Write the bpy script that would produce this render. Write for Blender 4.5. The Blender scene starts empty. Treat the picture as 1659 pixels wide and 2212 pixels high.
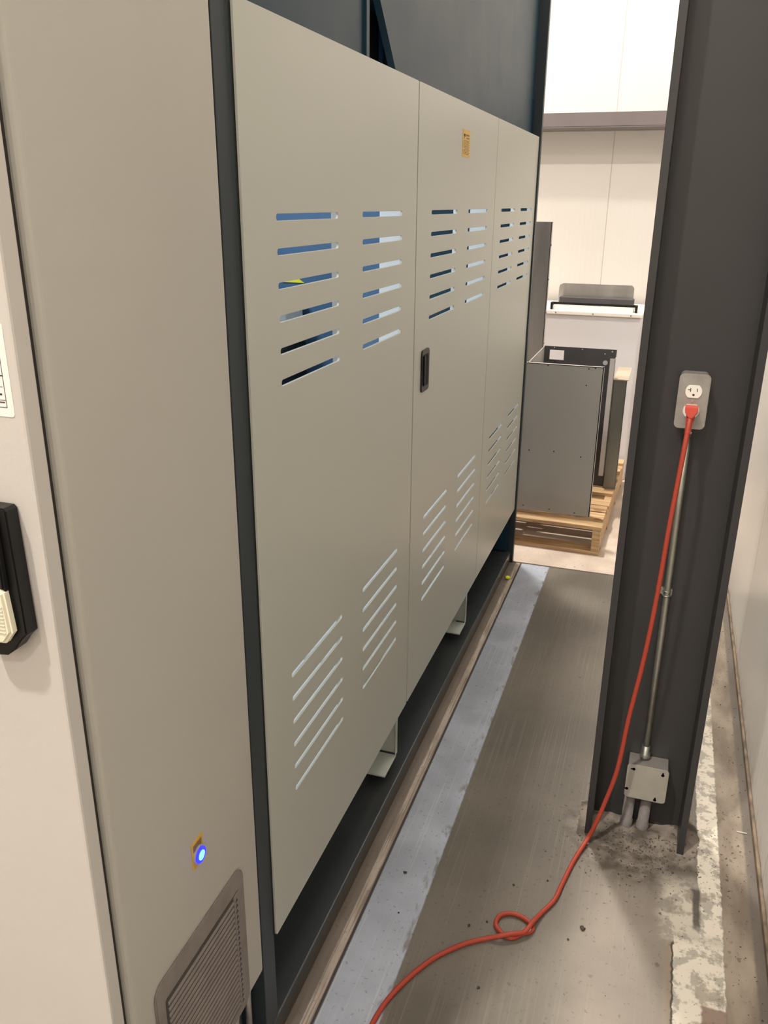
import bpy, bmesh, math, random
from mathutils import Vector, Matrix
random.seed(7)
S = bpy.context.scene
COL = S.collection

# ---------------------------------------------------------------- camera
dy = Vector((648.5, 664.0, -1803.0)).normalized()
dz = Vector((44.5, 4854.0, 1803.0)); dz = (dz - dz.dot(dy) * dy).normalized()
dx = dy.cross(dz)
CAM_R = Matrix((dx, dy, dz))
cam_d = bpy.data.cameras.new('camera'); cam = bpy.data.objects.new('camera', cam_d); COL.objects.link(cam)
cam_d.sensor_fit = 'VERTICAL'; cam_d.sensor_height = 36.0; cam_d.lens = 1803.0 * 36.0 / 2212.0
cam_d.clip_start = 0.02; cam_d.clip_end = 60
cam.matrix_world = Matrix.Translation((0, 0, 1.6)) @ CAM_R.to_4x4()
S.camera = cam

# ---------------------------------------------------------------- world, exposure, lamps
w = bpy.data.worlds.new('world'); S.world = w; w.use_nodes = True
w.node_tree.nodes['Background'].inputs[0].default_value = (1.0, 0.9, 0.8, 1)
w.node_tree.nodes['Background'].inputs[1].default_value = 0.0
S.view_settings.view_transform = 'Standard'; S.view_settings.look = 'None'
S.view_settings.exposure = -0.12; S.view_settings.gamma = 1.0; S.view_settings.use_curve_mapping = False

def area(name, loc, target, sx, sy, power, col):
    l = bpy.data.lights.new(name, 'AREA'); l.shape = 'RECTANGLE'; l.size = sx; l.size_y = sy
    l.energy = power; l.color = col
    o = bpy.data.objects.new(name, l); COL.objects.link(o); o.location = loc
    d = Vector(target) - Vector(loc)
    o.rotation_euler = d.to_track_quat('-Z', 'Y').to_euler()
    return o
WARM = (1.0, 0.912, 0.825)
LAMPS = [((-1.75, -1.5, 6.6), .22, 430), ((-1.0, -4.4, 6.6), .45, 190), ((-.15, -.2, 6.6), .40, 26), ((-1.3, 4.55, 6.6), .35, 430), ((-5.5, 2.2, 6.6), .5, 640)]
for p, sz, pw in LAMPS: area('hall_lamp', p, (p[0], p[1], 0), sz, sz, pw, WARM)

# ---------------------------------------------------------------- materials
def srgb(r, g, b):
    f = lambda c: (c / 255.0 / 12.92) if c / 255.0 <= 0.04045 else ((c / 255.0 + 0.055) / 1.055) ** 2.4
    return (f(r), f(g), f(b), 1.0)

def mat(name, col, rough=0.5, metal=0.0, noise=0.0, nscale=8.0, bump=0.0, bscale=200.0, stretch=(1, 1, 1), emit=0.0, spec=0.5, coat=0.0):
    m = bpy.data.materials.new(name); m.use_nodes = True
    nt = m.node_tree; b = nt.nodes['Principled BSDF']
    b.inputs['Base Color'].default_value = col
    b.inputs['Roughness'].default_value = rough; b.inputs['Metallic'].default_value = metal
    b.inputs['Specular IOR Level'].default_value = spec
    b.inputs['Coat Weight'].default_value = coat; b.inputs['Coat Roughness'].default_value = 0.15
    if emit > 0:
        b.inputs['Emission Color'].default_value = col; b.inputs['Emission Strength'].default_value = emit
    geo = nt.nodes.new('ShaderNodeNewGeometry')
    mp = nt.nodes.new('ShaderNodeMapping'); mp.inputs['Scale'].default_value = stretch
    nt.links.new(geo.outputs['Position'], mp.inputs[0])
    n = nt.nodes.new('ShaderNodeTexNoise'); n.inputs['Scale'].default_value = nscale; n.inputs['Detail'].default_value = 5
    nt.links.new(mp.outputs[0], n.inputs[0])
    if noise > 0:
        mr = nt.nodes.new('ShaderNodeMapRange'); mr.inputs[3].default_value = 1 - noise; mr.inputs[4].default_value = 1 + noise
        mr.inputs[1].default_value = 0.3; mr.inputs[2].default_value = 0.7
        nt.links.new(n.outputs[0], mr.inputs[0])
        mx = nt.nodes.new('ShaderNodeVectorMath'); mx.operation = 'SCALE'; mx.inputs[0].default_value = col[:3]
        nt.links.new(mr.outputs[0], mx.inputs[3]); nt.links.new(mx.outputs[0], b.inputs['Base Color'])
        rr = nt.nodes.new('ShaderNodeMapRange'); rr.inputs[3].default_value = max(rough - .06, .03); rr.inputs[4].default_value = rough + .06
        nt.links.new(n.outputs[0], rr.inputs[0]); nt.links.new(rr.outputs[0], b.inputs['Roughness'])
    if bump > 0:
        n2 = nt.nodes.new('ShaderNodeTexNoise'); n2.inputs['Scale'].default_value = bscale; n2.inputs['Detail'].default_value = 3
        nt.links.new(mp.outputs[0], n2.inputs[0])
        bp = nt.nodes.new('ShaderNodeBump'); bp.inputs['Strength'].default_value = bump; bp.inputs['Distance'].default_value = 0.001
        nt.links.new(n2.outputs[0], bp.inputs['Height']); nt.links.new(bp.outputs[0], b.inputs['Normal'])
    return m

M = {}
M['panel'] = mat('grey_beige_powder_coat', (0.445, 0.462, 0.415, 1), 0.34, noise=0.02, nscale=3, bump=0.12, bscale=700)
M['encl'] = mat('enclosure_powder_coat', (0.425, 0.415, 0.375, 1), 0.42, noise=0.02, nscale=3, bump=0.15, bscale=600)
M['door'] = mat('enclosure_door_coat', (0.50, 0.48, 0.45, 1), 0.42, noise=0.02, nscale=3, bump=0.12, bscale=600)
M['frame'] = mat('dark_grey_frame_paint', (0.026, 0.036, 0.044, 1), 0.40, noise=0.06, spec=0.35)
M['navy'] = mat('navy_machine_paint', (0.010, 0.034, 0.056, 1), 0.42, noise=0.06, spec=0.22)
M['blue'] = mat('blue_machine_paint', (0.05, 0.125, 0.25, 1), 0.42, noise=0.04)
M['pale'] = mat('pale_grey_inner_paint', (0.66, 0.70, 0.73, 1), 0.45)
M['sill'] = mat('dark_steel_sill', (0.035, 0.038, 0.038, 1), 0.25, noise=0.06, nscale=3)
M['black'] = mat('black_plastic', (0.010, 0.010, 0.010, 1), 0.38, spec=0.25)
M['rubber_shade'] = mat('black_rubber_and_shade', (0.02, 0.018, 0.016, 1), 0.8)  # gasket rubber, also the dark strips and plate that imitate shade
M['ivory'] = mat('ivory_plastic', (0.72, 0.69, 0.55, 1), 0.45)
M['ivoryd'] = mat('ivory_plastic_ridge', (0.55, 0.52, 0.41, 1), 0.5)
M['logoblue'] = mat('blue_print', (0.03, 0.08, 0.35, 1), 0.4)
M['white_sticker'] = mat('white_sticker', (0.78, 0.74, 0.70, 1), 0.4)
M['red'] = mat('red_print', (0.55, 0.02, 0.02, 1), 0.4)
M['ink'] = mat('black_print', (0.03, 0.03, 0.05, 1), 0.5)
M['yellow'] = mat('yellow_sticker', (0.62, 0.37, 0.03, 1), 0.4)
M['yellow2'] = mat('bright_yellow', (0.75, 0.75, 0.03, 1), 0.45)
M['grille'] = mat('grey_plastic_grille', (0.20, 0.175, 0.16, 1), 0.55, noise=0.12, nscale=30)
M['grilled'] = mat('grille_backing', (0.05, 0.045, 0.042, 1), 0.8)
M['ledc'] = mat('led_core', (0.1, 0.55, 1.0, 1), 0.3, emit=4.0)
M['ledr'] = mat('led_ring', (0.02, 0.02, 1.0, 1), 0.3, emit=2.5)
M['steelpaint'] = mat('dark_grey_column_paint', (0.030, 0.030, 0.031, 1), 0.38, noise=0.12, nscale=3, bump=0.1, bscale=60)
M['girt'] = mat('grey_girt_paint', (0.15, 0.13, 0.13, 1), 0.5, noise=0.06)
M['galv'] = mat('galvanised_steel', (0.42, 0.42, 0.39, 1), 0.36, metal=0.85, noise=0.15, nscale=25)
M['galvbox'] = mat('cast_steel_box', (0.36, 0.345, 0.32, 1), 0.45, metal=0.6, noise=0.12, nscale=30)
M['jbox'] = mat('pale_steel_cover', (0.40, 0.385, 0.34, 1), 0.5, metal=0.35, noise=0.06, nscale=30)
M['conduit'] = mat('conduit_steel', (0.42, 0.42, 0.36, 1), 0.33, metal=0.75, noise=0.1, nscale=30)
M['stub'] = mat('grey_stub_pipe', (0.17, 0.155, 0.15, 1), 0.7, noise=0.2, nscale=40)
M['outlet'] = mat('white_receptacle', (0.82, 0.79, 0.72, 1), 0.35)
M['cord'] = mat('orange_red_cord', (0.38, 0.050, 0.026, 1), 0.55)
M['plug'] = mat('orange_red_plug', (0.62, 0.08, 0.055, 1), 0.4)
M['clear'] = mat('clear_tape', (0.7, 0.68, 0.62, 1), 0.2)
M['sheet'] = mat('grey_sheet_metal', (0.40, 0.40, 0.385, 1), 0.45, metal=0.15, noise=0.04, nscale=4)
M['sheetd'] = mat('dark_grey_sheet', (0.055, 0.055, 0.058, 1), 0.5, noise=0.08, nscale=6)
M['sheetl'] = mat('light_sheet_edge', (0.5, 0.49, 0.49, 1), 0.45)
M['brushed'] = mat('brushed_sheet_steel', (0.50, 0.48, 0.46, 1), 0.36, metal=0.8, noise=0.15, nscale=12, stretch=(1, 1, .15))
M['galvdark'] = mat('dull_galvanised_steel', (0.20, 0.205, 0.19, 1), 0.35, metal=0.7, noise=0.2, nscale=10, stretch=(1, 1, .2))
M['tan'] = mat('tan_painted_steel', (0.45, 0.39, 0.30, 1), 0.45)
M['white'] = mat('white_enamel', (0.72, 0.72, 0.76, 1), 0.35)
M['whitetop'] = mat('white_lid_enamel', (0.82, 0.79, 0.74, 1), 0.4)
M['scrap'] = mat('pale_metal_scrap', (0.7, 0.7, 0.66, 1), 0.3, metal=0.6)
M['dirt'] = mat('dark_grit', (0.05, 0.04, 0.032, 1), 0.9)
M['leaf'] = mat('dark_scrap', (0.02, 0.02, 0.022, 1), 0.7)
M['ceil'] = mat('ceiling_white', (0.6, 0.58, 0.54, 1), 0.7)
M['hallwall'] = mat('hall_wall_white', (0.68, 0.66, 0.62, 1), 0.7)
M['lamp'] = mat('lamp_housing', (0.4, 0.4, 0.4, 1), 0.5)

# node helper for the floor, walls and wood
class NT:
    def __init__(s, name):
        s.m = bpy.data.materials.new(name); s.m.use_nodes = True; s.t = s.m.node_tree; s.b = s.t.nodes['Principled BSDF']
        g = s.t.nodes.new('ShaderNodeNewGeometry'); s.pos = g.outputs['Position']
        sp = s.t.nodes.new('ShaderNodeSeparateXYZ'); s.t.links.new(s.pos, sp.inputs[0]); s.x, s.y, s.z = sp.outputs
    def _in(s, sock, v):
        if isinstance(v, (int, float)): sock.default_value = v
        elif isinstance(v, (tuple, list)): sock.default_value = v
        else: s.t.links.new(v, sock)
    def math(s, op, a, b=0.0, c=None):
        n = s.t.nodes.new('ShaderNodeMath'); n.operation = op; s._in(n.inputs[0], a); s._in(n.inputs[1], b)
        if c is not None: s._in(n.inputs[2], c)
        return n.outputs[0]
    def add(s, a, b): return s.math('ADD', a, b)
    def mul(s, a, b): return s.math('MULTIPLY', a, b)
    def inv(s, a): return s.math('SUBTRACT', 1.0, a)
    def ramp(s, v, a, b, lo=0.0, hi=1.0):      # smooth step a->b
        n = s.t.nodes.new('ShaderNodeMapRange'); n.interpolation_type = 'SMOOTHSTEP'
        s._in(n.inputs[0], v); n.inputs[1].default_value = a; n.inputs[2].default_value = b
        n.inputs[3].default_value = lo; n.inputs[4].default_value = hi; return n.outputs[0]
    def band(s, v, a, b, e=0.003):
        return s.mul(s.ramp(v, a - e, a + e), s.inv(s.ramp(v, b - e, b + e)))
    def noise(s, scale, detail=4, stretch=(1, 1, 1), rough=0.5, off=(0, 0, 0)):
        mp = s.t.nodes.new('ShaderNodeMapping'); mp.inputs['Scale'].default_value = stretch; mp.inputs['Location'].default_value = off
        s.t.links.new(s.pos, mp.inputs[0])
        n = s.t.nodes.new('ShaderNodeTexNoise'); n.inputs['Scale'].default_value = scale; n.inputs['Detail'].default_value = detail
        n.inputs['Roughness'].default_value = rough; s.t.links.new(mp.outputs[0], n.inputs[0]); return n.outputs[0]
    def mix(s, f, a, b):
        n = s.t.nodes.new('ShaderNodeMix'); n.data_type = 'RGBA'; s._in(n.inputs[0], f)
        s._in(n.inputs[6], a); s._in(n.inputs[7], b); return n.outputs[2]
    def bump(s, h, strength=0.3, dist=0.002):
        n = s.t.nodes.new('ShaderNodeBump'); n.inputs['Strength'].default_value = strength; n.inputs['Distance'].default_value = dist
        s.t.links.new(h, n.inputs['Height']); s.t.links.new(n.outputs[0], s.b.inputs['Normal'])
    def out(s, col, rough):
        s._in(s.b.inputs['Base Color'], col); s._in(s.b.inputs['Roughness'], rough); return s.m

def floor_material():
    n = NT('concrete_floor')
    wob = n.math('MULTIPLY', n.math('SUBTRACT', n.noise(14, 5), 0.5), 0.03)
    xw = n.add(n.x, wob)
    wob2 = n.math('MULTIPLY', n.math('SUBTRACT', n.noise(45, 4), 0.5), 0.012)
    xs = n.add(n.x, wob2); ys = n.add(n.y, wob2)
    broad = n.noise(2.6, 5, off=(3, 1, 0)); fine = n.noise(60, 6)
    broom = n.noise(9, 4, (22, .5, 1)); broom2 = n.noise(5, 5, (45, .4, 1), off=(2, 7, 0))
    base = n.mix(n.ramp(broad, .3, .7), (0.100, 0.090, 0.074, 1), (0.165, 0.150, 0.125, 1))
    base = n.mix(n.mul(n.ramp(broom2, .5, .8), .30), base, (0.32, 0.295, 0.25, 1))
    base = n.mix(n.mul(n.ramp(fine, .5, .8), .30), base, (0.12, 0.10, 0.08, 1))
    # lit zone at the right, its light put into the floor colour
    z1 = n.mul(n.ramp(xw, -.10, .03), n.inv(n.ramp(n.y, 1.70, 1.86)))
    base = n.mix(n.mul(z1, .6), base, n.mix(n.ramp(broad, .3, .7), (0.25, 0.215, 0.182, 1), (0.36, 0.315, 0.27, 1)))
    # painted blue-grey stripe
    edge = n.add(n.x, n.mul(wob2, .25))
    st = n.mul(n.band(edge, -.527, -.398, .0025), n.inv(n.ramp(n.y, 3.645, 3.655)))
    stc = n.mix(n.ramp(n.noise(5, 6), .35, .7), (0.33, 0.37, 0.44, 1), (0.44, 0.49, 0.585, 1))
    stc = n.mix(n.mul(n.ramp(broom2, .55, .72), .35), stc, (0.68, 0.70, 0.72, 1))
    wear = n.mul(n.ramp(n.x, -.435, -.40), n.ramp(n.noise(16, 5, (3, 1, 1)), .52, .68))
    st = n.mul(st, n.inv(n.mul(wear, .7)))
    base = n.mix(n.mul(st, .96), base, stc)
    # edge slab between the stripe and the machine
    el = n.inv(n.ramp(n.x, -.531, -.529))
    base = n.mix(el, base, n.mix(n.ramp(n.noise(12, 5, (3, .7, 1)), .35, .65), (0.33, 0.27, 0.215, 1), (0.46, 0.39, 0.32, 1)))
    base = n.mix(n.mul(n.inv(n.ramp(n.add(n.x, n.mul(wob2, .3)), -.556, -.552)), .85), base, (0.12, 0.095, 0.075, 1))  # shade of the machine beside the sill, put into the colour
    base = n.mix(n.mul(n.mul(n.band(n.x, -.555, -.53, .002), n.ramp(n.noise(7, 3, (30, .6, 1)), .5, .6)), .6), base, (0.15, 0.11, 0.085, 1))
    base = n.mix(n.band(n.x, -.534, -.527, .0015), base, (0.05, 0.04, 0.035, 1))
    # far slab
    far = n.ramp(n.y, 3.653, 3.657)
    base = n.mix(far, base, n.mix(n.ramp(n.noise(4, 6), .35, .65), (0.50, 0.42, 0.35, 1), (0.66, 0.57, 0.49, 1)))
    base = n.mix(n.mul(n.band(n.y, 3.645, 3.658, .002), n.inv(n.ramp(n.x, .2, .21))), base, (0.07, 0.06, 0.05, 1))
    # raised mortar around the column foot (grey, dirty)
    dxx = n.math('SUBTRACT', n.x, .09); dyy = n.math('SUBTRACT', n.y, 1.93)
    rr = n.math('SQRT', n.add(n.mul(dxx, dxx), n.mul(n.mul(dyy, dyy), 1.0)))
    rr = n.add(rr, n.math('MULTIPLY', n.math('SUBTRACT', n.noise(9, 9, rough=.7), .5), .26))
    mo = n.inv(n.ramp(rr, .13, .22))
    base = n.mix(n.mul(mo, .85), base, n.mix(n.ramp(n.noise(22, 6), .35, .7), (0.075, 0.062, 0.048, 1), (0.25, 0.22, 0.185, 1)))
    # cream mortar strip with grey patches
    lo = n.mul(n.band(xs, .178, .288, .002), n.inv(n.ramp(n.y, 1.60, 1.68)))
    hi = n.mul(n.band(xs, .236, .291, .002), n.mul(n.ramp(n.y, 1.6, 1.66), n.inv(n.ramp(n.y, 2.95, 3.0))))
    mid = n.mul(n.band(xw, .15, .25, .02), n.band(n.y, 1.6, 1.80, .06))
    cs = n.math('MAXIMUM', n.math('MAXIMUM', lo, hi), n.mul(mid, .7))
    spots = n.ramp(n.noise(26, 7, rough=.62, off=(0, 3, 0)), .50, .57)
    bigs = n.ramp(n.noise(10, 8, rough=.68, off=(5, 0, 0)), .53, .60)
    crc = n.mix(n.mul(spots, .75), (0.60, 0.56, 0.47, 1), (0.27, 0.255, 0.22, 1))
    crc = n.mix(n.mul(bigs, .7), crc, (0.22, 0.19, 0.15, 1))
    base = n.mix(cs, base, crc)
    hole = n.mul(n.band(xs, .222, .240, .004), n.band(n.add(n.y, n.mul(wob, 2)), 1.665, 1.80, .012))
    base = n.mix(n.mul(hole, .9), base, (0.05, 0.043, 0.035, 1))
    # brown tile patch
    tp = n.mul(n.band(xs, .238, .298, .003), n.band(ys, 1.36, 1.455, .004))
    base = n.mix(n.mul(tp, .85), base, (0.16, 0.10, 0.075, 1))
    # saw-cut joint beside the cream strip
    jt = n.mul(n.band(xs, .157, .177, .0025), n.inv(n.ramp(n.y, 1.60, 1.615)))
    base = n.mix(n.mul(jt, .8), base, (0.24, 0.20, 0.155, 1))
    base = n.mix(n.mul(n.band(xs, .175, .179, .0012), n.inv(n.ramp(n.y, 1.60, 1.615))), base, (0.05, 0.04, 0.03, 1))
    # grimy gutter along the wall
    gu = n.ramp(xs, .287, .291)
    base = n.mix(gu, base, n.mix(n.ramp(n.noise(6, 6, (2, .8, 1)), .35, .7), (0.15, 0.12, 0.09, 1), (0.30, 0.255, 0.20, 1)))
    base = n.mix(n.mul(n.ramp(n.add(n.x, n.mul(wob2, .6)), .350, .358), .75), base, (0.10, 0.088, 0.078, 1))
    # dirt specks all over
    v = n.t.nodes.new('ShaderNodeTexVoronoi'); v.inputs['Scale'].default_value = 17
    n.t.links.new(n.pos, v.inputs['Vector'])
    spk = n.mul(n.inv(n.ramp(n.add(v.outputs['Distance'], n.mul(n.math('SUBTRACT', n.noise(80, 3), .5), .25)), .06, .10)), n.ramp(n.noise(4, 3, off=(9, 9, 0)), .5, .62))
    base = n.mix(n.mul(spk, .55), base, (0.07, 0.055, 0.045, 1))
    dn = n.mul(n.ramp(n.noise(90, 5), .62, .68), n.add(.35, n.mul(n.inv(n.ramp(rr, .16, .34)), .65)))
    base = n.mix(dn, base, (0.05, 0.04, 0.032, 1))
    n.bump(n.add(n.mul(broom, .5), n.add(n.mul(fine, .35), n.mul(cs, n.mul(bigs, -.8)))), .25, .002)
    rough = n.add(.50, n.mul(n.ramp(broad, .3, .7), .15))
    return n.out(base, rough)

def wall_material(name, xaxis, pitch, off, rib=0.018):
    n = NT(name); u = n.x if xaxis else n.y
    p = n.math('FRACT', n.math('DIVIDE', n.add(u, off), pitch))
    seam = n.math('MAXIMUM', n.inv(n.ramp(p, 0, .004)), n.ramp(p, .996, 1.0))
    base = n.mix(n.mul(n.ramp(n.noise(1.5, 5), .4, .7), .4), (0.70, 0.68, 0.645, 1), (0.64, 0.61, 0.57, 1))
    base = n.mix(n.mul(seam, .55), base, (0.25, 0.20, 0.17, 1))
    low = n.mul(n.inv(n.ramp(n.z, .0, .10)), n.ramp(n.noise(18, 6), .45, .65))
    base = n.mix(n.mul(low, .6), base, (0.30, 0.20, 0.11, 1))
    ribs = n.math('SINE', n.mul(u, 6.28318 / rib))
    n.bump(n.add(ribs, n.mul(seam, -6)), .25, .0006)
    return n.out(base, .30 if not xaxis else .5)

def wood_material():
    n = NT('pallet_wood')
    g = n.noise(6, 6, (1, 14, 14)); k = n.noise(3, 3, (2, 6, 6), off=(4, 4, 0))
    c = n.mix(n.ramp(g, .3, .72), (0.42, 0.26, 0.125, 1), (0.62, 0.44, 0.25, 1))
    c = n.mix(n.mul(n.ramp(k, .60, .68), .7), c, (0.18, 0.085, 0.03, 1))
    n.bump(g, .4, .001)
    return n.out(c, .6)
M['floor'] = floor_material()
M['wallR'] = wall_material('insulated_panel_glossy', False, 1.1, 0.35, .05)
M['wallB'] = wall_material('insulated_panel_white', True, 1.06, 0.45, .03)
M['wood'] = wood_material()

# ---------------------------------------------------------------- mesh helpers
class MB:
    """collects shapes into one mesh"""
    def __init__(s): s.bm = bmesh.new(); s.mats = []
    def mi(s, key):
        if key not in s.mats: s.mats.append(key)
        return s.mats.index(key)
    def _merge(s, b2, key, mx=None, smooth=False):
        i = s.mi(key)
        if mx is not None: bmesh.ops.transform(b2, matrix=mx, verts=b2.verts)
        vm = {v: s.bm.verts.new(v.co) for v in b2.verts}
        for f in b2.faces:
            try: nf = s.bm.faces.new([vm[v] for v in f.verts])
            except ValueError: continue
            nf.material_index = i; nf.smooth = smooth
        b2.free(); return s
    def box(s, key, x0, x1, y0, y1, z0, z1, bev=0.0, mx=None, seg=2):
        b = bmesh.new(); bmesh.ops.create_cube(b, size=1)
        for v in b.verts:
            v.co = Vector(((x0 + x1) / 2 + v.co.x * (x1 - x0), (y0 + y1) / 2 + v.co.y * (y1 - y0), (z0 + z1) / 2 + v.co.z * (z1 - z0)))
        if bev > 0: bmesh.ops.bevel(b, geom=b.edges[:], offset=bev, segments=seg, affect='EDGES', profile=.5)
        return s._merge(b, key, mx)
    def rbox(s, key, axis, a0, a1, b0, b1, d0, d1, r, seg=5, bev=0.0):
        """plate with rounded corners; axis = thickness axis 'x' (a=y,b=z) or 'y' (a=x,b=z) or 'z' (a=x,b=y)"""
        pts = []
        for cx, cy, t0 in ((a1 - r, b1 - r, 0), (a0 + r, b1 - r, 90), (a0 + r, b0 + r, 180), (a1 - r, b0 + r, 270)):
            for k in range(seg + 1):
                t = math.radians(t0 + 90 * k / seg); pts.append((cx + r * math.cos(t), cy + r * math.sin(t)))
        return s.prism(key, axis, pts, d0, d1, bev)
    def prism(s, key, axis, pts, d0, d1, bev=0.0):
        b = bmesh.new()
        def P(a, c, d): return (d, a, c) if axis == 'x' else ((a, d, c) if axis == 'y' else (a, c, d))
        lo = [b.verts.new(P(a, c, d0)) for a, c in pts]; hi = [b.verts.new(P(a, c, d1)) for a, c in pts]
        b.faces.new(lo[::-1]); top = b.faces.new(hi); n = len(pts)
        for i in range(n): b.faces.new((lo[i], lo[(i + 1) % n], hi[(i + 1) % n], hi[i]))
        bmesh.ops.recalc_face_normals(b, faces=b.faces[:])
        if bev > 0:
            es = [e for f in b.faces if len(f.verts) == n for e in f.edges] if n != 4 else b.edges[:]
            bmesh.ops.bevel(b, geom=list(set(es)), offset=bev, segments=2, affect='EDGES')
        return s._merge(b, key)
    def tube(s, key, pts, r, n=12, cap=True):
        b = bmesh.new(); P = [Vector(p) for p in pts]; rings = []
        rs = r if isinstance(r, (list, tuple)) else [r] * len(P)
        t0 = (P[1] - P[0]).normalized(); up = Vector((0, 0, 1)) if abs(t0.z) < .9 else Vector((1, 0, 0))
        nrm = t0.cross(up).normalized()
        for i, p in enumerate(P):
            t = (P[min(i + 1, len(P) - 1)] - P[max(i - 1, 0)]).normalized()
            nrm = (nrm - nrm.dot(t) * t).normalized(); bn = t.cross(nrm)
            rings.append([b.verts.new(p + rs[i] * (math.cos(2 * math.pi * k / n) * nrm + math.sin(2 * math.pi * k / n) * bn)) for k in range(n)])
        for i in range(len(P) - 1):
            for k in range(n): b.faces.new((rings[i][k], rings[i][(k + 1) % n], rings[i + 1][(k + 1) % n], rings[i + 1][k]))
        if cap: b.faces.new(rings[0][::-1]); b.faces.new(rings[-1])
        bmesh.ops.recalc_face_normals(b, faces=b.faces[:])
        return s._merge(b, key, smooth=True)
    def cyl(s, key, axis, c, r, d0, d1, n=24):
        pts = [(c[0] + r * math.cos(2 * math.pi * k / n), c[1] + r * math.sin(2 * math.pi * k / n)) for k in range(n)]
        return s.prism(key, axis, pts, d0, d1)
    def build(s, name, parent=None):
        me = bpy.data.meshes.new(name); s.bm.to_mesh(me); s.bm.free()
        for k in s.mats: me.materials.append(M[k])
        o = bpy.data.objects.new(name, me); COL.objects.link(o)
        if parent: put(o, parent)
        return o
def put(o, parent):
    o.parent = parent
    # parts are modelled in world space: cancel the location of the thing's base
    top = parent; off = Vector((0, 0, 0))
    while top: off += top.location; top = top.parent
    o.location = -off
    return o
def thing(name, label, cat, loc=(0, 0, 0), group=None):
    o = bpy.data.objects.new(name, None); COL.objects.link(o); o.location = loc; o.empty_display_size = .05
    return tag(o, label, cat, group)
def tag(o, label=None, cat=None, group=None, kind=None):
    if label: o['label'] = label
    if cat: o['category'] = cat
    if group: o['group'] = group
    if kind: o['kind'] = kind
    return o
def struct(o): o['kind'] = 'structure'; return o

def catmull(pts, k=8):
    P = [Vector(p) for p in pts]; P = [2 * P[0] - P[1]] + P + [2 * P[-1] - P[-2]]; out = []
    for i in range(1, len(P) - 2):
        for j in range(k):
            t = j / k; a, b, c, d = P[i - 1], P[i], P[i + 1], P[i + 2]
            out.append(.5 * ((2 * b) + (c - a) * t + (2 * a - 5 * b + 4 * c - d) * t * t + (3 * b - a - 3 * c + d) * t ** 3))
    out.append(P[-2]); return out

def slotted(x0, thick, rect, slots, key, r=0.010):
    """sheet in the plane x = x0 with real slots cut through; rect/slots = (y0,y1,z0,z1)"""
    cu = bpy.data.curves.new('tmp', 'CURVE'); cu.dimensions = '2D'; cu.fill_mode = 'BOTH'; cu.extrude = thick / 2
    cu.bevel_depth = .0005; cu.bevel_resolution = 0
    def loop(a0, a1, b0, b1, rr, skew=0.0):
        sp = cu.splines.new('POLY'); pts = []
        for cx, cy, t0 in ((a1 - rr, b1 - rr, 0), (a0 + rr, b1 - rr, 90), (a0 + rr, b0 + rr, 180), (a1 - rr, b0 + rr, 270)):
            for k in range(5):
                t = math.radians(t0 + 22.5 * k); pts.append((cx + rr * math.cos(t), cy + rr * math.sin(t)))
        sp.points.add(len(pts) - 1)
        for p, q in zip(sp.points, pts): p.co = (q[0], q[1], 0, 1)
        sp.use_cyclic_u = True
    loop(*rect, .004)
    for q in slots: loop(*q, (q[3] - q[2]) * .49)
    o = bpy.data.objects.new('tmp', cu); COL.objects.link(o)
    dg = bpy.context.evaluated_depsgraph_get(); dg.update()
    me = bpy.data.meshes.new_from_object(o.evaluated_get(dg), depsgraph=dg)
    bpy.data.objects.remove(o); bpy.data.curves.remove(cu)
    b = bmesh.new(); b.from_mesh(me); bpy.data.meshes.remove(me)
    for v in b.verts: v.co = Vector((x0 + v.co.z, v.co.x, v.co.y))
    bmesh.ops.remove_doubles(b, verts=b.verts[:], dist=1e-6)
    m = MB(); m._merge(b, key); return m

# ================================================================ setting
XW = 0.385      # aisle wall
YB = 5.70       # wall at the end
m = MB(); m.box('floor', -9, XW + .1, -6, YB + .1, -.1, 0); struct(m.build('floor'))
m = MB(); m.box('wallR', XW, XW + .1, -6, YB + .1, 0, 7); struct(m.build('wall_right'))
m = MB(); m.box('wallB', -9, XW, YB, YB + .1, 0, 7); struct(m.build('wall_back'))
m = MB(); m.box('hallwall', -9.1, -9, -6, YB + .1, 0, 7); struct(m.build('wall_left'))
m = MB(); m.box('hallwall', -9.1, XW + .1, -6.1, -6, 0, 7); struct(m.build('wall_front'))
m = MB(); m.box('ceil', -9.1, XW + .1, -6.1, YB + .1, 7, 7.1); struct(m.build('ceiling'))
# base track of the aisle wall
M['rust'] = mat('grimy_base_track', (0.17, 0.13, 0.09, 1), 0.7, noise=0.6, nscale=18)
m = MB(); m.box('rust', XW - .009, XW - .0005, -1, YB - .002, 0.0005, .022, .002); struct(m.build('baseboard_right'))
# steel girt along the end wall
g = thing('steel_girt', 'dark grey horizontal steel beam running across the white end wall', 'beam', (-2.0, 5.6, 2.03))
m = MB(); m.box('girt', -8.9, .38, 5.42, 5.425, 2.02, 2.095).box('girt', -8.9, .38, 5.42, 5.699, 2.015, 2.022)
m.build('beam_profile', g)
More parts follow.
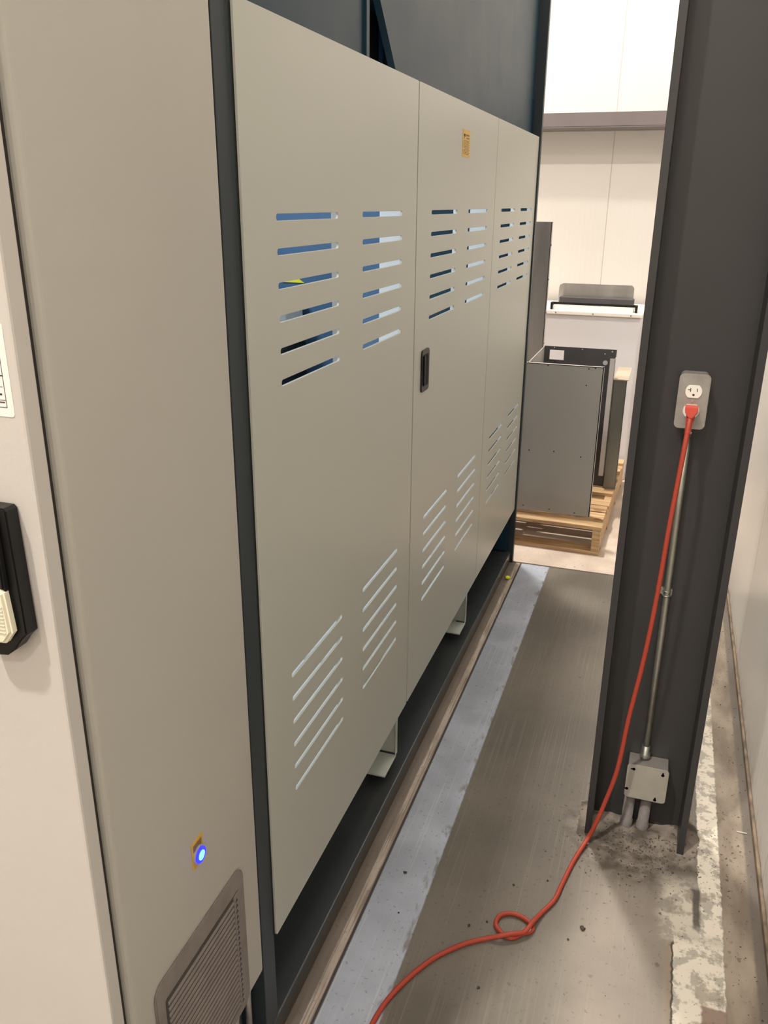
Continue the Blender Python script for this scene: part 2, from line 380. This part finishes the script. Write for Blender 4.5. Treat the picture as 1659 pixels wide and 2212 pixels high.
# ================================================================ machine
XP = -0.580
mc = thing('enclosed_machine', 'long industrial machine with slotted grey-beige covers and dark blue frame', 'machine', (-1.0, 2.4, 0))
def rows(y0, y1):
    out = []
    for z0 in (1.577, 0.785):
        for k in range(6):
            out.append((y0, y1, z0 - .0503 * k - .0055, z0 - .0503 * k + .0055))
    return out
PAN = [(1.101, 1.943, ((1.206, 1.460), (1.585, 1.839)), 1.946, .062),
       (1.951, 2.822, ((2.074, 2.332), (2.463, 2.724)), 2.82, .06),
       (2.827, 3.636, ((2.942, 3.192), (3.312, 3.562)), 3.632, .02)]
PB, PT = .270, 1.847
labs = ['cover panel', 'cover panel with black recessed handle and yellow sticker', 'cover panel']
panels = []
for i, (a, b, cols, ye, dep) in enumerate(PAN):
    sl = []
    for c in cols: sl += rows(*c)
    pm = slotted(XP, .0036, (a, b, PB, PT), sl, 'panel')
    # folded returns around the sheet
    pm.box('panel', XP - .022, XP - .0045, a, a + .0018, PB, PT).box('panel', XP - .022, XP - .0045, b - .0018, b, PB, PT)
    pm.box('panel', XP - .022, XP - .0045, a, b, PT - .0018, PT).box('panel', XP - .022, XP - .0045, a, b, PB, PB + .0018)
    o = pm.build('cover_panel', mc); panels.append(o)
for (a, b) in ((1.098, 1.112), (1.938, 1.956), (2.815, 2.833), (3.630, 3.642)):
    m = MB(); m.box('rubber_shade', XP - .0225, XP - .0035, a, b, PB, PT); m.build('seam_shade_strip', mc)  # dark strips added behind the seams so the gaps look shaded
# stiffeners and inner returns seen through the slots
for i, (y, x0, x1) in enumerate(((1.512, -.613, -.583), (2.40, -.606, -.583), (3.26, -.606, -.583))):
    pm = MB(); pm.box('sheet' if i == 0 else 'pale', x0, x1, y, y + .03, PB + .01, PT - .01); pm.build('stiffener', panels[i])
# recessed handle and sticker on the middle panel
hm = MB(); hm.rbox('black', 'x', 2.010, 2.077, 1.146, 1.252, XP + .0016, XP + .006, .010)
h = hm.build('recessed_handle', panels[1])
hm = MB(); M['void'] = mat('black_recess', (0.004, .004, .004, 1), .6, spec=.1)
hm.rbox('void', 'x', 2.022, 2.066, 1.160, 1.240, XP + .0062, XP + .0068, .006)
# the pull lip
hm.box('black', XP + .0062, XP + .010, 2.022, 2.028, 1.162, 1.238, .0008); hm.build('pull_cup', h)
lm = MB(); L0, L1, B0, B1 = 2.360, 2.443, 1.716, 1.783
lm.box('yellow', XP + .0020, XP + .0032, L0, L1, B0, B1)
def marks(mb, key, x, spec):
    for (a, b, c, d) in spec: mb.box(key, x, x + .0003, a, b, c, d)
M['brownink'] = mat('brown_print', (0.16, 0.09, 0.015, 1), .5)
sp = [(L0 + .012, L0 + .018, 1.760, 1.772), (L0 + .012, L0 + .034, 1.766, 1.772), (L0 + .04, L0 + .07, 1.768, 1.772), (L0 + .04, L0 + .072, 1.761, 1.764)]
for k in range(10):
    z = 1.755 - k * .0036
    sp.append((L0 + .008, L0 + .075 - random.random() * .02, z, z + .0013))
marks(lm, 'brownink', XP + .0032, sp)
o = lm.build('warning_sticker', panels[1]); o['label'] = 'yellow warning sticker'

# frame posts
m = MB(); m.box('frame', XP - .060, XP - .004, 1.052, 1.1005, .0, 2.6, .001); m.build('frame_post', mc)
m = MB(); m.box('frame', XP - .45, XP + .009, 3.640, 3.668, .0, 2.6, .001); m.build('end_plate', mc)
# sill
m = MB(); m.box('sill', -1.55, -.582, 1.056, 3.640, .0, .056, .004); m.build('base_sill', mc)
# upper hood
m = MB(); m.box('navy', XP - .045, XP - .020, 1.1005, 1.66, 1.80, 2.6)
m.box('navy', XP - .045, XP - .014, 1.652, 1.668, 1.80, 2.6); m.build('upper_cover', mc)
m = MB(); m.box('rubber_shade', XP - .12, XP - .10, 1.60, 2.10, 1.99, 2.6).box('rubber_shade', XP - .12, XP - .10, 1.60, 2.10, 1.80, 1.979); m.build('wedge_shade_plate', mc)  # black plate behind the slanted cut, standing in for a shadow wedge
m = MB(); m.prism('navy', 'x', [(1.935, 1.80), (3.640, 1.80), (3.640, 2.6), (1.70, 2.6), (1.668, 2.082)], XP - .045, XP - .030)
m.build('upper_cover', mc)
# interior
m = MB(); m.box('blue', -1.55, -1.53, 1.10, 3.64, .06, 2.6); m.build('rear_wall', mc)
m = MB(); m.box('navy', -1.53, XP - .046, 1.06, 3.64, 1.98, 2.0); m.build('ceiling_plate', mc)
m = MB(); m.box('blue', -1.53, XP - .092, 1.968, 1.975, .86, 1.98)
m.box('pale', -1.53, XP - .092, 1.968, 1.975, .06, .86); m.box('pale', XP - .092, XP - .024, 1.960, 1.975, .25, 1.83); m.build('bulkhead', mc)
m = MB(); m.box('navy', -1.53, XP - .070, 2.835, 2.842, .86, 1.98); m.box('pale', -1.53, XP - .070, 2.835, 2.842, .06, .86)
m.box('pale', XP - .078, XP - .024, 2.828, 2.842, .25, 1.83); m.build('bulkhead', mc)
m = MB(); m.box('navy', -1.53, XP - .022, 3.625, 3.632, .06, 1.98)
m.box('pale', XP - .026, XP - .012, 3.62, 3.625, .25, 1.83)
m.build('bulkhead', mc)
# pale drip trays low inside
for (a, b) in ((1.13, 1.95), (1.99, 2.82), (2.86, 3.6)):
    m = MB(); m.box('pale', -1.50, XP - .10, a, b, .33, .345); m.build('inner_tray', mc)
# machinery behind the first cover
m = MB(); m.box('black', -1.05, -.86, 1.78, 1.955, 1.00, 1.27, .01); m.box('pale', -1.1, -.86, 1.80, 1.955, 1.28, 1.39, .03)
m.build('motor_housing', mc)
m = MB(); m.prism('yellow2', 'y', [(-.93, 1.41), (-.87, 1.41), (-.93, 1.445)], 1.963, 1.967); m.build('hazard_marker', mc)
# hanging bracket feet below the covers
for (y0, y1) in ((1.84, 1.955), (2.715, 2.82)):
    m = MB(); m.box('panel', -.665, -.605, y1 - .003, y1, .088, .40, .0005)
    m.box('panel', -.668, -.605, y0, y1 - .012, .084, .0885, .0005).box('panel', -.668, -.664, y0, y1, .088, .40)
    m.prism('panel', 'x', [(y1 - .014, .086), (y1, .10), (y1, .26), (y1 - .014, .26)], -.608, -.605)
    m.build('support_bracket', mc)
for y in (1.52, 2.40, 3.18): area('machine_fill_lamp', (-1.25, y - .32, .95), (-.72, y + .42, .5), .08, .3, 5, (.92, .97, 1.0))  # unseen low lamps added to brighten the view through the lower slots
for (y, e) in ((1.55, 26), (2.42, 26), (3.22, 26)):
    l = area('machine_fill_lamp', (-1.0, y - .25, 1.95), (-.75, y + .2, 1.2), .08, .3, e * .35, (.92, .97, 1.0))  # unseen cool lamp added under the roof to brighten the interior

# ================================================================ electrical enclosure
en = thing('electrical_enclosure', 'tall beige electrical cabinet in the left foreground with vent grille', 'cabinet', (-1.0, .86, 0))
m = MB(); m.box('encl', -1.40, XP, .674, 1.049, .236, 2.1, .011, seg=5); m.build('cabinet_body', en)
m = MB(); m.box('rubber_shade', -1.38, XP - .040, .655, .668, .26, 2.08).box('rubber_shade', -1.38, XP - .010, .667, .6755, .245, 2.09); m.build('gasket_and_gap_shade', en)  # gasket plus an added dark layer that imitates shade in the gap
m = MB(); m.box('door', -1.40, XP + .004, .632, .656, .236, 2.1, .003); dr = m.build('cabinet_door', en)
m = MB(); m.box('black', -1.38, -.64, .69, 1.03, 0, .236); m.build('plinth', en)
# fittings in the shade below the cabinet
m = MB(); m.tube('galvbox', [(-.612, 1.035, .0), (-.612, 1.035, .236)], .006).tube('yellow2', [(-.622, .99, .0), (-.622, .99, .12)], .005)
m.tube('galvbox', [(-.625, .96, .0), (-.615, .97, .07), (-.62, 1.0, .16)], .008); m.build('cable_bundle', en)
# vent grille
GY0, GY1, GZ0, GZ1 = .722, .984, .243, .548
m = MB()
m.rbox('grille', 'x', GY0, GY1, GZ0, GZ1, XP, XP + .005, .022, 6, .0015)
m.rbox('grilled', 'x', GY0 + .020, GY1 - .018, GZ0 + .022, GZ1 - .036, XP + .004, XP + .006, .006, 4)
m.rbox('grille', 'x', GY1 - .040, GY1 - .018, GZ0 + .022, GZ1 - .036, XP + .005, XP + .0078, .004, 4, .0006)
nl = 20; z0 = GZ0 + .028; z1 = GZ1 - .050
for k in range(nl):
    z = z0 + (z1 - z0) * k / (nl - 1)
    m.prism('grille', 'y', [(XP + .0058, z), (XP + .0078, z + .0005), (XP + .0078, z + .0030), (XP + .0058, z + .0068)], GY0 + .024, GY1 - .040)
gr = m.build('vent_grille', en); gr['label'] = 'grey louvred filter grille'
m = MB()
for k in range(0, nl, 1):
    z = z0 + (z1 - z0) * k / (nl - 1)
    if k % 3 != 2 or True:
        m.prism('ink', 'x', [(GY1 - .036, z), (GY1 - .028, z), (GY1 - .032, z + .007)], XP + .0078, XP + .0082)
m.build('louvre_hole_row', gr)
# button with yellow legend plate
m = MB(); m.box('yellow', XP, XP + .0012, .846, .877, .656, .703, .0003)
marks(m, 'ink', XP + .0012, [(.850, .873, .6955 - k * .003, .6970 - k * .003) for k in range(4)])
bl = m.build('legend_plate', en); bl['label'] = 'yellow legend plate'
m = MB(); m.cyl('lamp', 'x', (.8625, .674), .0148, XP + .0012, XP + .004); m.cyl('ledr', 'x', (.8625, .674), .0128, XP + .004, XP + .007)
m.cyl('ledc', 'x', (.8625, .674), .0078, XP + .007, XP + .0076); b_ = m.build('push_button', en); b_['label'] = 'glowing blue push button'
# notice on the door
YD = .632
LX = .006
m = MB(); m.rbox('white_sticker', 'y', -.700 + LX, -.5925 + LX, 1.402, 1.492, YD - .0006, YD, .004)
m.box('red', -.690 + LX, -.5985 + LX, YD - .0009, YD - .0006, 1.4715, 1.486)
for (a, b, z, t) in ((-.69, -.602, 1.465, .003), (-.69, -.600, 1.459, .003), (-.69, -.604, 1.449, .0012), (-.69, -.600, 1.4415, .0012),
                     (-.69, -.602, 1.431, .0005), (-.69, -.607, 1.427, .0018), (-.69, -.604, 1.423, .0018), (-.69, -.600, 1.418, .0005), (-.69, -.602, 1.4155, .0012), (-.69, -.600, 1.411, .0006)):
    m.box('ink', a + LX, b + LX, YD - .0009, YD - .0006, z, z + t)
m.box('ink', -.6005 + LX, -.600 + LX, YD - .0009, YD - .0006, 1.411, 1.472)
o = m.build('notice_label', dr); o['label'] = 'white notice with red header'
# swing handle
hd = MB()
hd.prism('black', 'y', [(-.655, 1.318), (-.600, 1.318), (-.597, 1.315), (-.5945, 1.178), (-.603, 1.170), (-.612, 1.158), (-.625, 1.148), (-.650, 1.145), (-.655, 1.146)], YD - .018, YD, .0015)
hd.prism('black', 'y', [(-.655, 1.312), (-.610, 1.312), (-.606, 1.306), (-.606, 1.23), (-.655, 1.24)], YD - .027, YD - .018, .002)
bmesh.ops.translate(hd.bm, vec=(-.003, 0, -.006), verts=hd.bm.verts)
ho = hd.build('swing_handle', dr); ho['label'] = 'black door latch with ivory lever'
hd = MB()
hd.prism('ivory', 'y', [(-.655, 1.240), (-.616, 1.235), (-.606, 1.227), (-.603, 1.182), (-.614, 1.168), (-.655, 1.164)], YD - .030, YD - .018, .003)
for k in range(8):
    z = 1.181 + k * .0042
    hd.box('ivoryd', -.6185, -.609, YD - .0312, YD - .0295, z, z + .0016, .0004)
hd.cyl('logoblue', 'y', (-.6425, 1.213), .0135, YD - .0306, YD - .0299)
for k in range(5): hd.box('ink', -.636 + (k % 2) * .002, -.633, YD - .0306, YD - .0299, 1.180 + k * .004, 1.182 + k * .004)
bmesh.ops.translate(hd.bm, vec=(-.003, 0, -.004), verts=hd.bm.verts)
hd.build('lever', dr)

# ================================================================ steel column
cl = thing('steel_column', 'dark grey painted steel H column between the aisle and the right wall', 'column', (.07, 1.98, 0))
CX0, CX1, CY0, CY1, WEB = -.054, .200, 1.898, 2.075, 1.984
m = MB(); m.box('steelpaint', CX0, CX0 + .017, CY0, CY1, 0, 6.95, .0012); m.build('flange', cl)
m = MB(); m.box('steelpaint', CX1 - .017, CX1, CY0, CY1, 0, 6.95, .0012); m.build('flange', cl)
m = MB(); m.box('steelpaint', CX0 + .017, CX1 - .017, WEB, WEB + .009, 0, 6.95); m.build('web', cl)

# mortar heap at the column foot
def mound():
    bm = bmesh.new(); N = 46
    gx = [CX0 - .02 + i * (.36) / N for i in range(N + 1)]; gy = [1.70 + j * .33 / N for j in range(N + 1)]
    from mathutils import noise
    V = {}
    for i, x in enumerate(gx):
        for j, y in enumerate(gy):
            d = max(CX0 + .015 - x, 0, x - .185) ; e = max(1.95 - y, 0)
            h = .020 * math.exp(-(e / .05) ** 2) * math.exp(-(d / .03) ** 2)
            q = noise.fractal(Vector((x * 14, y * 14, 0)), 1, 2, 5)
            V[i, j] = bm.verts.new((x, y, h * (1 + .5 * q) - .0015 + .001 * q))
    for i in range(N):
        for j in range(N):
            f = bm.faces.new((V[i, j], V[i + 1, j], V[i + 1, j + 1], V[i, j + 1])); f.smooth = True
    mb = MB(); mb._merge(bm, 'mortar', smooth=True); return mb
n = NT('dirty_mortar'); a = n.noise(16, 6); b = n.noise(70, 5)
c = n.mix(n.ramp(a, .35, .65), (0.075, 0.063, 0.05, 1), (0.25, 0.215, 0.178, 1)); c = n.mix(n.mul(n.ramp(b, .58, .66), .8), c, (0.04, .033, .025, 1))
n.bump(n.add(a, n.mul(b, .6)), .6, .004); M['mortar'] = n.out(c, .85)
o = mound().build('mortar_heap'); tag(o, 'crumbly grey mortar spread around the foot of the steel column', 'mortar', kind='stuff')

# outlet box with receptacle
ob = thing('outlet_box', 'rounded steel electrical outlet box fixed high on the dark column', 'outlet', (.067, 1.95, 1.15))
FY = 1.930
m = MB(); m.rbox('galvbox', 'y', .0385, .0985, 1.135, 1.252, FY + .004, WEB, .010, 6, .001); m.build('box_body', ob)
m = MB(); m.rbox('galvbox', 'y', .036, .101, 1.132, 1.255, FY, FY + .004, .011, 6, .0008); cp = m.build('cover_plate', ob)
def recept(zc):
    r = MB(); pts = []
    for k in range(40):
        t = 2 * math.pi * k / 40; a_ = .0172 * math.cos(t); b_ = .0172 * math.sin(t); b_ = max(-.0138, min(.0138, b_)); pts.append((.0685 + a_, zc + b_))
    q = []
    for p in pts:
        if not q or (abs(p[0] - q[-1][0]) + abs(p[1] - q[-1][1])) > 1e-5: q.append(p)
    r.prism('outlet', 'y', q, FY - .0022, FY)
    y0, y1 = FY - .0026, FY - .0021
    # T-shaped neutral, straight hot, round ground
    r.box('ink', .0608, .0626, y0, y1, zc - .001, zc + .0075).box('ink', .0562, .0612, y0, y1, zc + .0028, zc + .0042)
    r.box('ink', .0748, .0764, y0, y1, zc, zc + .0070)
    r.cyl('ink', 'y', (.0688, zc - .0075), .0025, y0, y1)
    return r
recept(1.2165).build('receptacle', ob); recept(1.1735).build('receptacle', ob)
m = MB(); m.cyl('galv', 'y', (.0685, 1.195), .0026, FY - .0015, FY); m.build('screw', ob)
# conduit
cd = thing('metal_conduit', 'thin galvanised conduit pipe running down the column between two electrical boxes', 'pipe', (.075, 1.966, .27))
m = MB(); m.tube('conduit', [(.0700, 1.966, 1.13), (.0715, 1.966, .9), (.0735, 1.966, .6), (.0745, 1.966, .262)], .0080, 16); m.build('pipe', cd)
m = MB(); m.tube('galv', [(.070, 1.966, 1.134), (.070, 1.966, 1.105)], .0108, 16); m.cyl('galv', 'y', (.0745, 1.118), .003, 1.953, 1.958); m.build('connector', cd)
m = MB(); m.tube('galv', [(.0745, 1.966, .235), (.0745, 1.966, .248), (.0745, 1.966, .250), (.0745, 1.966, .270)], [.0135, .0135, .0108, .0108], 16); m.build('connector', cd)
m = MB()
for dz_ in (.718, .706): m.tube('galv', [(.0725 + .0095 * math.cos(math.radians(t)), 1.966 - .0095 * math.sin(math.radians(t)), dz_) for t in range(0, 181, 15)], .0016, 6)
m.box('galv', .061, .0845, 1.973, 1.984, .704, .720).box('galv', .046, .062, 1.976, 1.984, .703, .721, .001).cyl('galv', 'y', (.053, .712), .003, 1.973, 1.977)
m.build('strap', cd)
# junction box
jb = thing('junction_box', 'square steel junction box low on the column above the floor stubs', 'electrical box', (.085, 1.95, .12))
JY = 1.928
m = MB(); m.box('galvbox', .0365, .1355, JY + .003, WEB, .129, .2285, .002); m.build('box_body', jb)
m = MB(); m.rbox('jbox', 'y', .0345, .1380, .1265, .2305, JY, JY + .003, .009, 5, .0006); m.build('cover_plate', jb)
for (x, z, ro) in ((.051, .2165, 0), (.1235, .214, 1), (.0395, .1525, 0), (.1125, .1335, 1)):
    m = MB(); m.cyl('void', 'y', (x, z), .0042, JY - .0004, JY + .0002, 12)
    m.box('void', x - .0075, x + .001, JY - .0004, JY + .0002, z - .002, z + .0015, 0) if not ro else m.box('void', x - .002, x + .002, JY - .0004, JY + .0002, z - .001, z + .008)
    m.build('keyhole', jb)
for i, (x, lab) in enumerate(((.051, 'left grey pipe stub rising from the floor into the junction box'), (.093, 'right grey pipe stub rising from the floor into the junction box'))):
    m = MB(); m.tube('stub', [(x - .002, 1.957, -.005), (x - .001, 1.957, .035), (x - .001, 1.957, .036), (x + .001, 1.957, .128)], [.0165, .0165, .0142, .0142], 18)
    tag(m.build('pipe_stub'), lab, 'pipe', 'pipe stubs below the junction box')

# ================================================================ extension cord
DD = Vector((0, 0, 1.6))
def ray(u, v): return CAM_R @ Vector((u - 829.5, 1106.0 - v, -1803.0))
def onz(z, u, v): d = ray(u, v); return DD + d * ((z - 1.6) / d.z)
def ony(y, u, v): d = ray(u, v); return DD + d * (y / d.y)
HANG = [(.0675, 1.905, 1.166), (.066, 1.890, 1.140), (.062, 1.875, 1.069), (.0545, 1.868, .921), (.050, 1.866, .782), (.044, 1.866, .66), (.035, 1.866, .54),
        (.0215, 1.868, .407), (.010, 1.870, .248), (-.012, 1.872, .129), (-.030, 1.868, .055), (-.045, 1.858, .014)]
FL = [(-.0735, 1.778, .0062), (-.0960, 1.712, .0062), (-.105, 1.662, .0062), (-.122, 1.604, .0062), (-.141, 1.562, .0062), (-.1495, 1.545, .0140)]
fl = lambda u, v, z=.0062: tuple(onz(z, u, v))
cordpts = HANG + [fl(1239, 1860), fl(1214, 1910), fl(1198, 1943), fl(1172, 1970), fl(1152, 1990, .016),
    fl(1138, 2008, .017), fl(1120, 2021, .0062), fl(1103, 2026), fl(1084, 2016), fl(1071, 1997), fl(1079, 1979), fl(1101, 1973), fl(1124, 1979, .0062), fl(1144, 1993, .0062),
    fl(1151, 2005, .0062), fl(1143, 2014, .0062), fl(1122, 2016, .015), fl(1100, 2018, .017), fl(1080, 2022, .015), fl(1053, 2027), fl(1012, 2036), fl(974, 2051), fl(937, 2070), fl(899, 2098),
    fl(865, 2129), fl(836, 2161), fl(808, 2204), fl(790, 2245), fl(772, 2300), fl(740, 2400)]
ec = thing('extension_cord', 'orange-red extension cord hanging from the outlet and snaking with a loop across the floor', 'cord', (-.15, 1.55, 0))
m = MB(); m.tube('cord', catmull(cordpts, 7), .0056, 10); m.build('cable', ec)
m = MB()
m.prism('plug', 'y', [(.0555, 1.187), (.0815, 1.187), (.0815, 1.176), (.0760, 1.168), (.0720, 1.163), (.0650, 1.163), (.0610, 1.168), (.0555, 1.176)], 1.895, 1.9275, .002)
m.tube('plug', [(.0685, 1.911, 1.172), (.0680, 1.908, 1.160), (.0665, 1.895, 1.145), (.0655, 1.886, 1.130)], [.0095, .0085, .0068, .0058], 12)
m.build('plug', ec)
# scrap of clear tape stuck on the loop
m = MB(); p = onz(.020, 1128, 2005)
bm = bmesh.new(); vs = []
for i in range(6):
    for j in range(3):
        vs.append(bm.verts.new((p.x - .008 + i * .0055 + random.uniform(-.001, .001), p.y - .018 + j * .008 + i * .004, p.z - .003 + random.uniform(-.003, .003))))
for i in range(5):
    for j in range(2): bm.faces.new((vs[i * 3 + j], vs[i * 3 + j + 1], vs[(i + 1) * 3 + j + 1], vs[(i + 1) * 3 + j]))
bmesh.ops.solidify(bm, geom=bm.faces[:], thickness=.0006)
M['clear'].node_tree.nodes['Principled BSDF'].inputs['Transmission Weight'].default_value = .75
m._merge(bm, 'clear'); m.build('tape_scrap', ec)

# ================================================================ pallet and what stands on it
TH = math.radians(-1.6)
PM = Matrix.Translation((-.192, 3.862, 0)) @ Matrix.Rotation(TH, 4, 'Z')
pl = thing('wooden_pallet', 'pale wooden pallet on the floor past the end of the machine', 'pallet', (-.7, 4.45, 0))
W_, D_ = 1.02, 1.22
bx = [0, .118, .225, .328, .53, .64, .80, .95, 1.125]
for k, y in enumerate(bx):
    wd = .092
    m = MB(); m.box('wood', -W_ + random.uniform(-.006, .006), random.uniform(-.006, .004), y, y + (.072 if k == 0 else wd), .128, .1465, .0025, mx=PM); m.build('deck_board', pl)
for x in (-W_ + .001, -W_ / 2 - .02, -.040):
    m = MB(); m.box('wood', x, x + .038, .004, D_ - .004, .018, .128, .002, mx=PM); m.build('stringer', pl)
for y in (0.0, .37, .78, 1.12):
    m = MB(); m.box('wood', -W_, 0, y, y + .092, .0, .018, .002, mx=PM); m.build('bottom_board', pl)

ZP = .147
sc = thing('sheet_metal_casing', 'open grey sheet metal casing standing on the wooden pallet', 'casing', (-.4, 4.2, ZP))
m = MB(); m.box('sheet', -.80, -.262, 3.985, 3.989, ZP + .001, .889).box('sheetl', -.266, -.2605, 3.985, 4.008, ZP + .001, .889).box('sheetl', -.80, -.2605, 3.985, 4.004, .886, .889)
fs = m.build('front_sheet', sc)
for (x, z) in ((-.52, .882), (-.33, .878), (-.30, .882), (-.335, .80), (-.58, .46), (-.46, .465), (-.33, .45), (-.59, .17), (-.46, .165), (-.335, .16)):
    m = MB(); m.cyl('ink', 'y', (x, z), .0035, 3.9845, 3.9852, 10); m.build('fixing_hole', fs)
m = MB(); m.box('sheet', -.616, -.612, 3.99, 4.50, ZP + .001, .889); m.build('side_sheet', sc)
# dark back sheet with cut-outs: built around the openings
m = MB(); X0, X1 = -.612, -.240; Z0, Z1 = ZP + .001, .892; y0, y1 = 4.50, 4.504
ox0, ox1, oz0, oz1 = -.583, -.508, .822, .873
for (a_, b_, c_, d_) in ((X0, ox0, Z0, Z1), (ox1, X1, Z0, Z1), (ox0, ox1, Z0, oz0), (ox0, ox1, oz1, Z1)): m.box('sheetd', a_, b_, y0, y1, c_, d_)
m.build('back_sheet', sc)
for (x, z, q) in ((-.292, .822, .0125), (-.262, .882, .004), (-.298, .868, .003), (-.415, .884, .003), (-.56, .886, .003)):
    m = MB(); m.cyl('sheetl', 'y', (x, z), q, 4.4985, 4.4995, 14); m.build('knockout', sc)
m = MB(); m.box('sheetl', -.2655, -.2400, 4.440, 4.444, .225, .855); m.box('sheetl', -.2415, -.2400, 4.44, 4.50, .225, .855); m.build('edge_flange', sc)

gb = thing('galvanised_channel', 'narrow galvanised steel channel with tan top standing upright on the pallet', 'metal channel', (-.2, 4.6, ZP))
m = MB(); m.box('galvdark', -.238, -.172, 4.470, 4.473, ZP + .001, .742).box('galvdark', -.2385, -.236, 4.47, 4.80, ZP + .001, .742)
m.box('galv', -.174, -.171, 4.470, 4.482, ZP + .001, .742).box('galvdark', -.190, -.187, 4.48, 4.80, ZP + .001, .742); m.build('channel_body', gb)
m = MB(); m.box('tan', -.240, -.165, 4.462, 4.83, .742, .748, .0008); m.build('top_plate', gb)

wm = thing('white_appliance', 'large white metal cabinet against the end wall with a raised lid frame', 'appliance', (-.6, 5.35, 0))
m = MB(); m.box('white', -1.28, -.154, 5.12, 5.62, .0, .985, .012, seg=3); m.build('cabinet_body', wm)
m = MB(); m.box('whitetop', -1.29, -.149, 5.104, 5.63, .985, 1.008, .004); m.build('lid', wm)
m = MB(); m.box('whitetop', -.675, -.205, 5.15, 5.25, 1.008, 1.030, .003); m.box('black', -.672, -.196, 5.18, 5.195, 1.034, 1.049, .003)
m.box('black', -.684, -.670, 5.14, 5.195, 1.008, 1.049, .002).box('black', -.198, -.184, 5.14, 5.195, 1.008, 1.049, .002); m.build('rail', wm)
for x in (-.645, -.43, -.215):
    m = MB(); m.cyl('galv', 'y', (x, .996), .004, 5.102, 5.105, 10); m.build('rivet', wm)
m = MB(); m.prism('brushed', 'y', [(-.675, 1.0095), (-.225, 1.0095), (-.225, 1.122), (-.24, 1.138), (-.65, 1.138), (-.67, 1.128), (-.675, 1.113)], 5.42, 5.424)
m.box('sheetd', -.655, -.215, 5.30, 5.38, 1.0095, 1.066, .003)
tag(m.build('metal_backplate'), 'brushed metal plate with clipped corners standing on the white cabinet', 'metal plate')

m = MB(); m.box('brushed', -.95, -.624, 4.52, 4.524, ZP + .001, 1.512).box('brushed', -.627, -.624, 4.52, 4.56, ZP + .001, 1.512)
for z in (1.40, 1.23, 1.06, .90): m.cyl('galv', 'x', (4.535, z), .005, -.625, -.620, 10)
tag(m.build('steel_sheet'), 'tall brushed steel panel upright behind the casing, partly behind the machine', 'metal panel')

# ================================================================ small things on the floor
def lump(name, key, p, r, label, cat, group=None, flat=.6):
    b = bmesh.new(); bmesh.ops.create_icosphere(b, subdivisions=2, radius=1)
    for v in b.verts:
        k = random.uniform(.6, 1.2); v.co = Vector((v.co.x * r * k, v.co.y * r * k * 1.1, (v.co.z * flat * k + flat) * r))
    mb = MB(); mb._merge(b, key, Matrix.Translation((p[0], p[1], .0003)), smooth=True)
    o = mb.build(name); tag(o, label, cat, group); return o
q = onz(0, 1097, 1252); lump('yellow_earplug', 'yellow2', q, .012, 'bright yellow crumpled earplug on the floor near the far end of the machine', 'earplug', flat=.8)
M['debris'] = M['leaf']
spots = [(875, 1886, .0065, 'black curled chip in the middle of the pale painted stripe'), (861, 1972, .003, 'tiny dark crumb on the lower pale painted stripe'),
         (1258, 2007, .0085, 'round grey dirt blob on the floor right of the cord loop'), (1227, 2030, .004, 'small dark crumb below the round dirt blob'),
         (1013, 2000, .0045, 'dark crumb on the floor left of the cord loop'), (1052, 1992, .0038, 'dark crumb just beside the cord loop'),
         (1110, 1912, .004, 'dark crumb above the cord loop'), (1033, 2134, .005, 'dark crumb below the cord loop'), (1183, 1903, .0035, 'small dark crumb left of the hanging cord')]
for (u, v, r, lab) in spots: lump('dirt_crumb', 'dirt', onz(0, u, v), r * .8, lab, 'debris', 'dark crumbs lying on the floor', flat=.35)
m = MB(); p = onz(.003, 1600, 1797); m.box('scrap', p.x - .010, p.x + .016, p.y - .0025, p.y + .0005, .0005, .0035, .0006)
tag(m.build('metal_sliver'), 'thin shiny metal sliver lying in the gutter by the right wall', 'metal scrap')
# fine grit round the column foot and along the gutter
b = bmesh.new()
def chip(x, y, z, r):
    t = [b.verts.new((x + random.uniform(-r, r), y + random.uniform(-r, r), z + random.uniform(0, r))) for _ in range(4)]
    for f in ((0, 1, 2), (0, 2, 3), (0, 3, 1), (1, 3, 2)): b.faces.new([t[i] for i in f])
for _ in range(420):
    x = random.gauss(.08, .09); y = 1.93 - abs(random.gauss(0, .07))
    if x > .37: continue
    zz = .018 * math.exp(-(max(1.95 - y, 0) / .05) ** 2) if -.04 < x < .19 else 0
    chip(x, y, zz, random.uniform(.0012, .0035))
for _ in range(260): chip(random.uniform(.30, .372), random.uniform(1.2, 3.4), 0, random.uniform(.001, .0035))
for _ in range(260): chip(random.uniform(-.56, .3), random.uniform(1.1, 3.6), 0, random.uniform(.0008, .0025))
mb = MB(); mb._merge(b, 'dirt'); tag(mb.build('floor_grit'), 'dark grit scattered over the concrete around the column foot and gutter', 'grit', kind='stuff')
